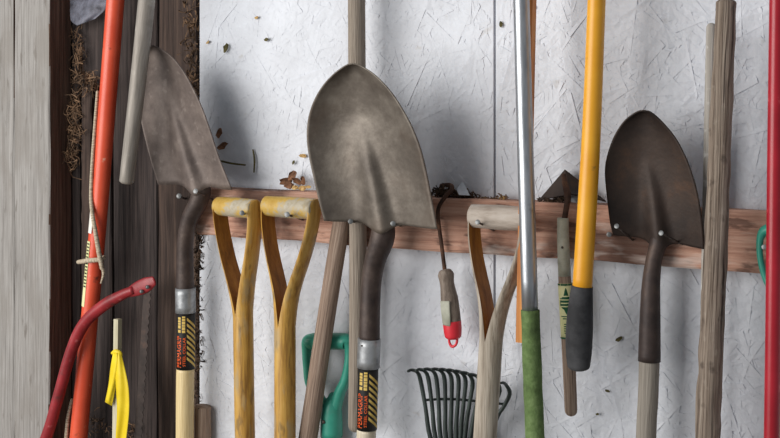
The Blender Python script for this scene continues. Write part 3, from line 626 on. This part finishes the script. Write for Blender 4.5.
sweep('handle', [(564.4, 274, -.058, 6.3), (566, 300, -.058, 6.6), (568.5, 350, -.058, 6.7), (571, 410, -.058, 6.4)], 'wood_brown', t, n=6, caps=('none', 'round'))
lab = sweep('label_sleeve', [(565.4, 283, -.058, 7.5), (568.3, 338, -.058, 7.4)], 'print_cream', t, n=4, caps=('none', 'none'))
a, b2 = P(568.3, 338, -.058), P(565.4, 283, -.058); rr = 7.45 * S(566, -.058); fa = math.atan2(-(CAM - a).x, -(CAM - a).y)
qs = [((fa - 1.5, .965), (fa + 1.5, .965), (fa + 1.5, 1), (fa - 1.5, 1)), ((fa - 1.5, 0), (fa + 1.5, 0), (fa + 1.5, .03), (fa - 1.5, .03)),
      ((fa, .93), (fa, .93), (fa + .95, .72), (fa - .95, .72)), ((fa - .95, .70), (fa + .95, .70), (fa + .95, .60), (fa - .95, .60)), ((fa - .75, .58), (fa + .75, .58), (fa, .44), (fa, .44))]
for i, (w_, q) in enumerate([(.85, .40), (.6, .36), (.45, .26), (.5, .22), (.5, .18), (.5, .14), (.45, .10)]):
    qs.append(((fa - w_, q), (fa + w_, q), (fa + w_, q + .018), (fa - w_, q + .018)))
patch('emblem', 'print_green', lab, a, b2, rr, qs)
patch('emblem_mark', 'print_cream', lab, a, b2, rr, [((fa - .55, .765), (fa + .55, .765), (fa + .55, .785), (fa - .55, .785)), ((fa - .8, .64), (fa + .8, .64), (fa + .8, .66), (fa - .8, .66))], lift=.0008)

# ------------------------------------------------------------------ scraps, leaves, straw, cobweb
o = rough_board('wood_scrap', X(81, .008), X(91, .008), .008, .028, Z(86, 300, .008), Z(86, 86, .008), 'plank2', base=P(86, 300, .008), seed=31, amp=.003)
props(o, 'narrow grey splintered wood scrap standing behind the orange pole', 'wood scrap')
sh = sheet('cobweb', [(69, -14, 112, -14, .02), (70, -2, 110, -4, .015), (70, 10, 108, 3, .01), (70.5, 19, 106, 8, .008), (73, 23, 103, 12, .006), (77, 25.5, 95, 19, .006)], 'cobweb', None, thick=.0004, wave=.004, n=4, nu=14, base=P(85, 20, .01))
props(sh, 'dusty grey cobweb sheet strung between the post and orange pole', 'cobweb')
def leaf(px, py, y, size, mat, label, rot=None, name='dead_leaf', cat='leaf', group=None):
    rr_ = random.Random(int(px * 13 + py * 7)); V = []; k = 9
    a0 = rr_.uniform(0, 6.28) if rot is None else rot; c0 = P(px, py, y); s = size * S(px, y)
    ex = Vector((math.cos(a0), rr_.uniform(-.4, .4), math.sin(a0))); ez = Vector((-math.sin(a0), rr_.uniform(-.4, .4), math.cos(a0)))
    V.append(c0)
    for ring in (.55, 1):
        for i in range(k):
            th = 2 * math.pi * i / k; q = ring * rr_.uniform(.75, 1.15)
            V.append(c0 + ex * (math.cos(th) * s * q) + ez * (math.sin(th) * s * .55 * q) + Vector((0, -1, 0)) * (s * rr_.uniform(-.22, .3) * ring))
    Fc = [(0, 1 + i, 1 + (i + 1) % k) for i in range(k)] + [(1 + i, 1 + k + i, 1 + k + (i + 1) % k, 1 + (i + 1) % k) for i in range(k)]
    o = solid(mesh(name, V, Fc, mat, None, smooth=False, base=c0), .0005)
    return props(o, label, cat, group)
LG = 'curled leaves on the ledge between the yellow handles and grey shovel'
for px, py, sz, mt, rt in [(285, 181.5, 7, 'leaf', .3), (292, 175.5, 7.5, 'leaf', .9), (297, 181, 6, 'leaf', -.4), (289, 185, 7, 'leaf', .1), (303, 180, 5, 'leaf', 1.4)]:
    leaf(px, py, -.022, sz, mt, 'curled brown dead leaf heaped on the board between yellow handle and grey shovel', rt, group=LG)
for px, py, sz in [(295, 187.5, 4), (303, 188, 4.5), (308, 187, 3.2)]:
    leaf(px, py, -.028, sz, 'leaf_pale', 'pale tan leaf scrap on the board edge below the heaped brown leaves', .1, group='pale scraps under the leaf heap')
leaf(219, 133, -.012, 7, 'leaf', 'brown curled leaf stuck beside the dusty shovel blade edge', 1.2)
leaf(222, 146, -.012, 6.5, 'leaf', 'reddish brown leaf caught at the dusty shovel blade edge, lower one', .4)
leaf(225.5, 48, -.008, 4.6, 'leaf_olive', 'dark olive leaf scrap stuck high on the white wall', 1.3)
leaf(266, 39.5, -.006, 3.2, 'leaf_olive', 'small olive leaf scrap alone on the white wall', .1)
leaf(303, 156, -.006, 4, 'leaf_pale', 'pale tan leaf on the wall above the heaped leaves', .1)
leaf(293.5, 162.5, -.006, 2.6, 'leaf_olive', 'tiny olive scrap on the wall above the heaped leaves', .9)
leaf(619, 339, -.006, 3.8, 'leaf_olive', 'small brown scrap on the wall beside the dark shovel socket', .7)
leaf(607.5, 391, -.006, 2.6, 'leaf_olive', 'small olive scrap low on the wall beside the grey shovel handle', -.3)
leaf(597.5, 414, -.006, 2.2, 'leaf_olive', 'tiny brown speck lowest on the wall right of the hoe handle', .3)
leaf(501, 24, -.004, 3.4, 'leaf_olive', 'brown scrap clinging next to the wall seam', 1.5)
leaf(256.5, 17.5, -.004, 2.6, 'leaf_pale', 'tiny tan scrap near the top of the white wall', .1)
leaf(208, 42, -.004, 2.6, 'leaf_pale', 'tiny tan scrap on the edge of the white panel', .6)
leaf(502, 198, -.028, 4, 'leaf_pale', 'tan leaf crumbs on the board beside the silver pole', .1)
o = sweep('twig', [(221, 161, -.008, 1.0), (232, 163.5, -.01, 1.0), (245, 165, -.012, .9)], 'leaf_olive', None, base=P(232, 163, -.01), seg=8, n=4, caps=('round', 'round')); props(o, 'thin dark twig on the wall beside the dusty shovel blade', 'twig')
o = sweep('twig', [(253, 150, -.006, .8), (254.5, 160, -.008, 1.0), (254, 172, -.008, .8)], 'leaf_olive', None, base=P(254, 172, -.008), seg=8, n=4, caps=('round', 'round')); props(o, 'short upright dark twig above the smaller yellow grip', 'twig')
# tin shard on the ledge
V = [P(456.5, 189.5, -.036), P(462.5, 181.5, -.03), P(465, 185.5, -.03), P(470, 195.5, -.034), P(459, 195, -.038)]
o = solid(mesh('tin_shard', V, [(0, 1, 2), (0, 2, 4), (2, 3, 4)], 'tin', None, smooth=False, base=P(462, 197, -.024)), .0008)
props(o, 'bright bent tin shard lying on the board near the hooked shank', 'metal scrap')
V = [P(571, 197, -.03), P(573, 192.5, -.022), P(578, 193.5, -.022), P(577, 203, -.034), P(571, 202, -.034)]
o = solid(mesh('tin_shard', V, [(0, 1, 2), (0, 2, 3), (0, 3, 4)], 'tin', None, smooth=False, base=P(574, 203, -.034)), .0008)
props(o, 'small bright tin scrap tucked between the hoe shank and yellow pole', 'metal scrap')
def straw(name, label, mat, area, n, l=(6, 16), r=(.35, .9), seed=1, drop=.3):
    """tangled stalks: area = list of (px, py, y, spread x, spread y, spread depth)"""
    rr_ = random.Random(seed); V, Fc = [], []
    for i in range(n):
        px, py, y, sx_, sy_, sd = rr_.choice(area)
        c0 = P(rr_.gauss(px, sx_), rr_.gauss(py, sy_), min(.03, y + rr_.uniform(-sd, sd))); s = S(px, y)
        d = Vector((rr_.gauss(0, 1), rr_.gauss(0, .25), rr_.gauss(0, 1))).normalized(); L = rr_.uniform(*l) * s; q = Vector((rr_.gauss(0, 1), rr_.gauss(0, .3), rr_.gauss(0, 1))) * L * .25
        rad = rr_.uniform(*r) * s; prev = None
        a1 = d.orthogonal().normalized(); a2 = d.cross(a1)
        for k in range(4):
            t_ = k / 3; p = c0 + d * L * (t_ - .5) + q * (4 * t_ * (1 - t_)); b0 = len(V)
            for m_ in range(3):
                th = m_ * 2.094; V.append(p + (a1 * math.cos(th) + a2 * math.sin(th)) * rad * (1 - .5 * t_))
            if k:
                for m_ in range(3): Fc.append((b0 - 3 + m_, b0 - 3 + (m_ + 1) % 3, b0 + (m_ + 1) % 3, b0 + m_))
    o = mesh(name, V, Fc, mat, None, smooth=False, base=P(*area[0][:3]), kind='stuff')
    return props(o, label, 'debris' if mat == 'dirt' else 'straw')
straw('straw_nest', 'tangle of dry straw caught between the grey post and orange pole', 'straw', [(76, 105, .015, 4, 12, .02), (74, 130, .015, 4, 12, .02), (89, 82, .0, 6, 4, .01), (78, 60, .02, 3, 16, .01), (72, 155, .015, 3, 8, .02)], 330, seed=2)
straw('straw_nest', 'dry straw and leaf bits packed along the white panel edge above the shovel', 'straw', [(190, 20, .02, 4, 14, .02), (192, 55, .02, 3.5, 14, .02), (195, 85, .02, 2.5, 10, .015)], 200, l=(4, 11), r=(.4, 1.3), seed=3)
straw('straw_nest', 'dark fuzzy debris in the gap beside the striped cream-handled shovel', 'dirt', [(199.5, 255, .004, 2.6, 12, .008), (198, 300, .006, 2, 20, .008), (199, 350, .004, 2.2, 22, .008), (198, 225, .004, 3, 8, .01)], 560, l=(3, 8), r=(.5, 1.2), seed=4)
straw('straw_nest', 'dark crumbled debris on the board behind the hooked shank', 'dirt', [(441, 192, -.02, 5, 2.4, .012), (455, 193, -.02, 7, 2, .012), (466, 196, -.022, 5, 1.2, .01)], 260, l=(2, 7), r=(.6, 1.6), seed=5)
straw('straw_nest', 'dry crumbs on the board beneath the triangular hoe head', 'dirt', [(552, 201, -.03, 6, 1.5, .006), (560, 199, -.03, 5, 1.5, .006)], 110, l=(2, 5), r=(.5, 1.2), seed=6)
straw('straw_nest', 'straw bits on the board behind the greyed wooden grip', 'straw', [(490, 198.5, -.026, 9, .8, .008), (502, 197.5, -.026, 4, 1, .008)], 60, l=(2, 5), r=(.5, 1.1), seed=8)
straw('straw_nest', 'straw and dust at the foot of the dark planks beside the stake', 'straw', [(95, 425, .03, 8, 6, .015), (112, 432, .03, 10, 4, .015), (130, 430, .03, 6, 5, .015)], 70, l=(3, 9), r=(.3, .8), seed=9)
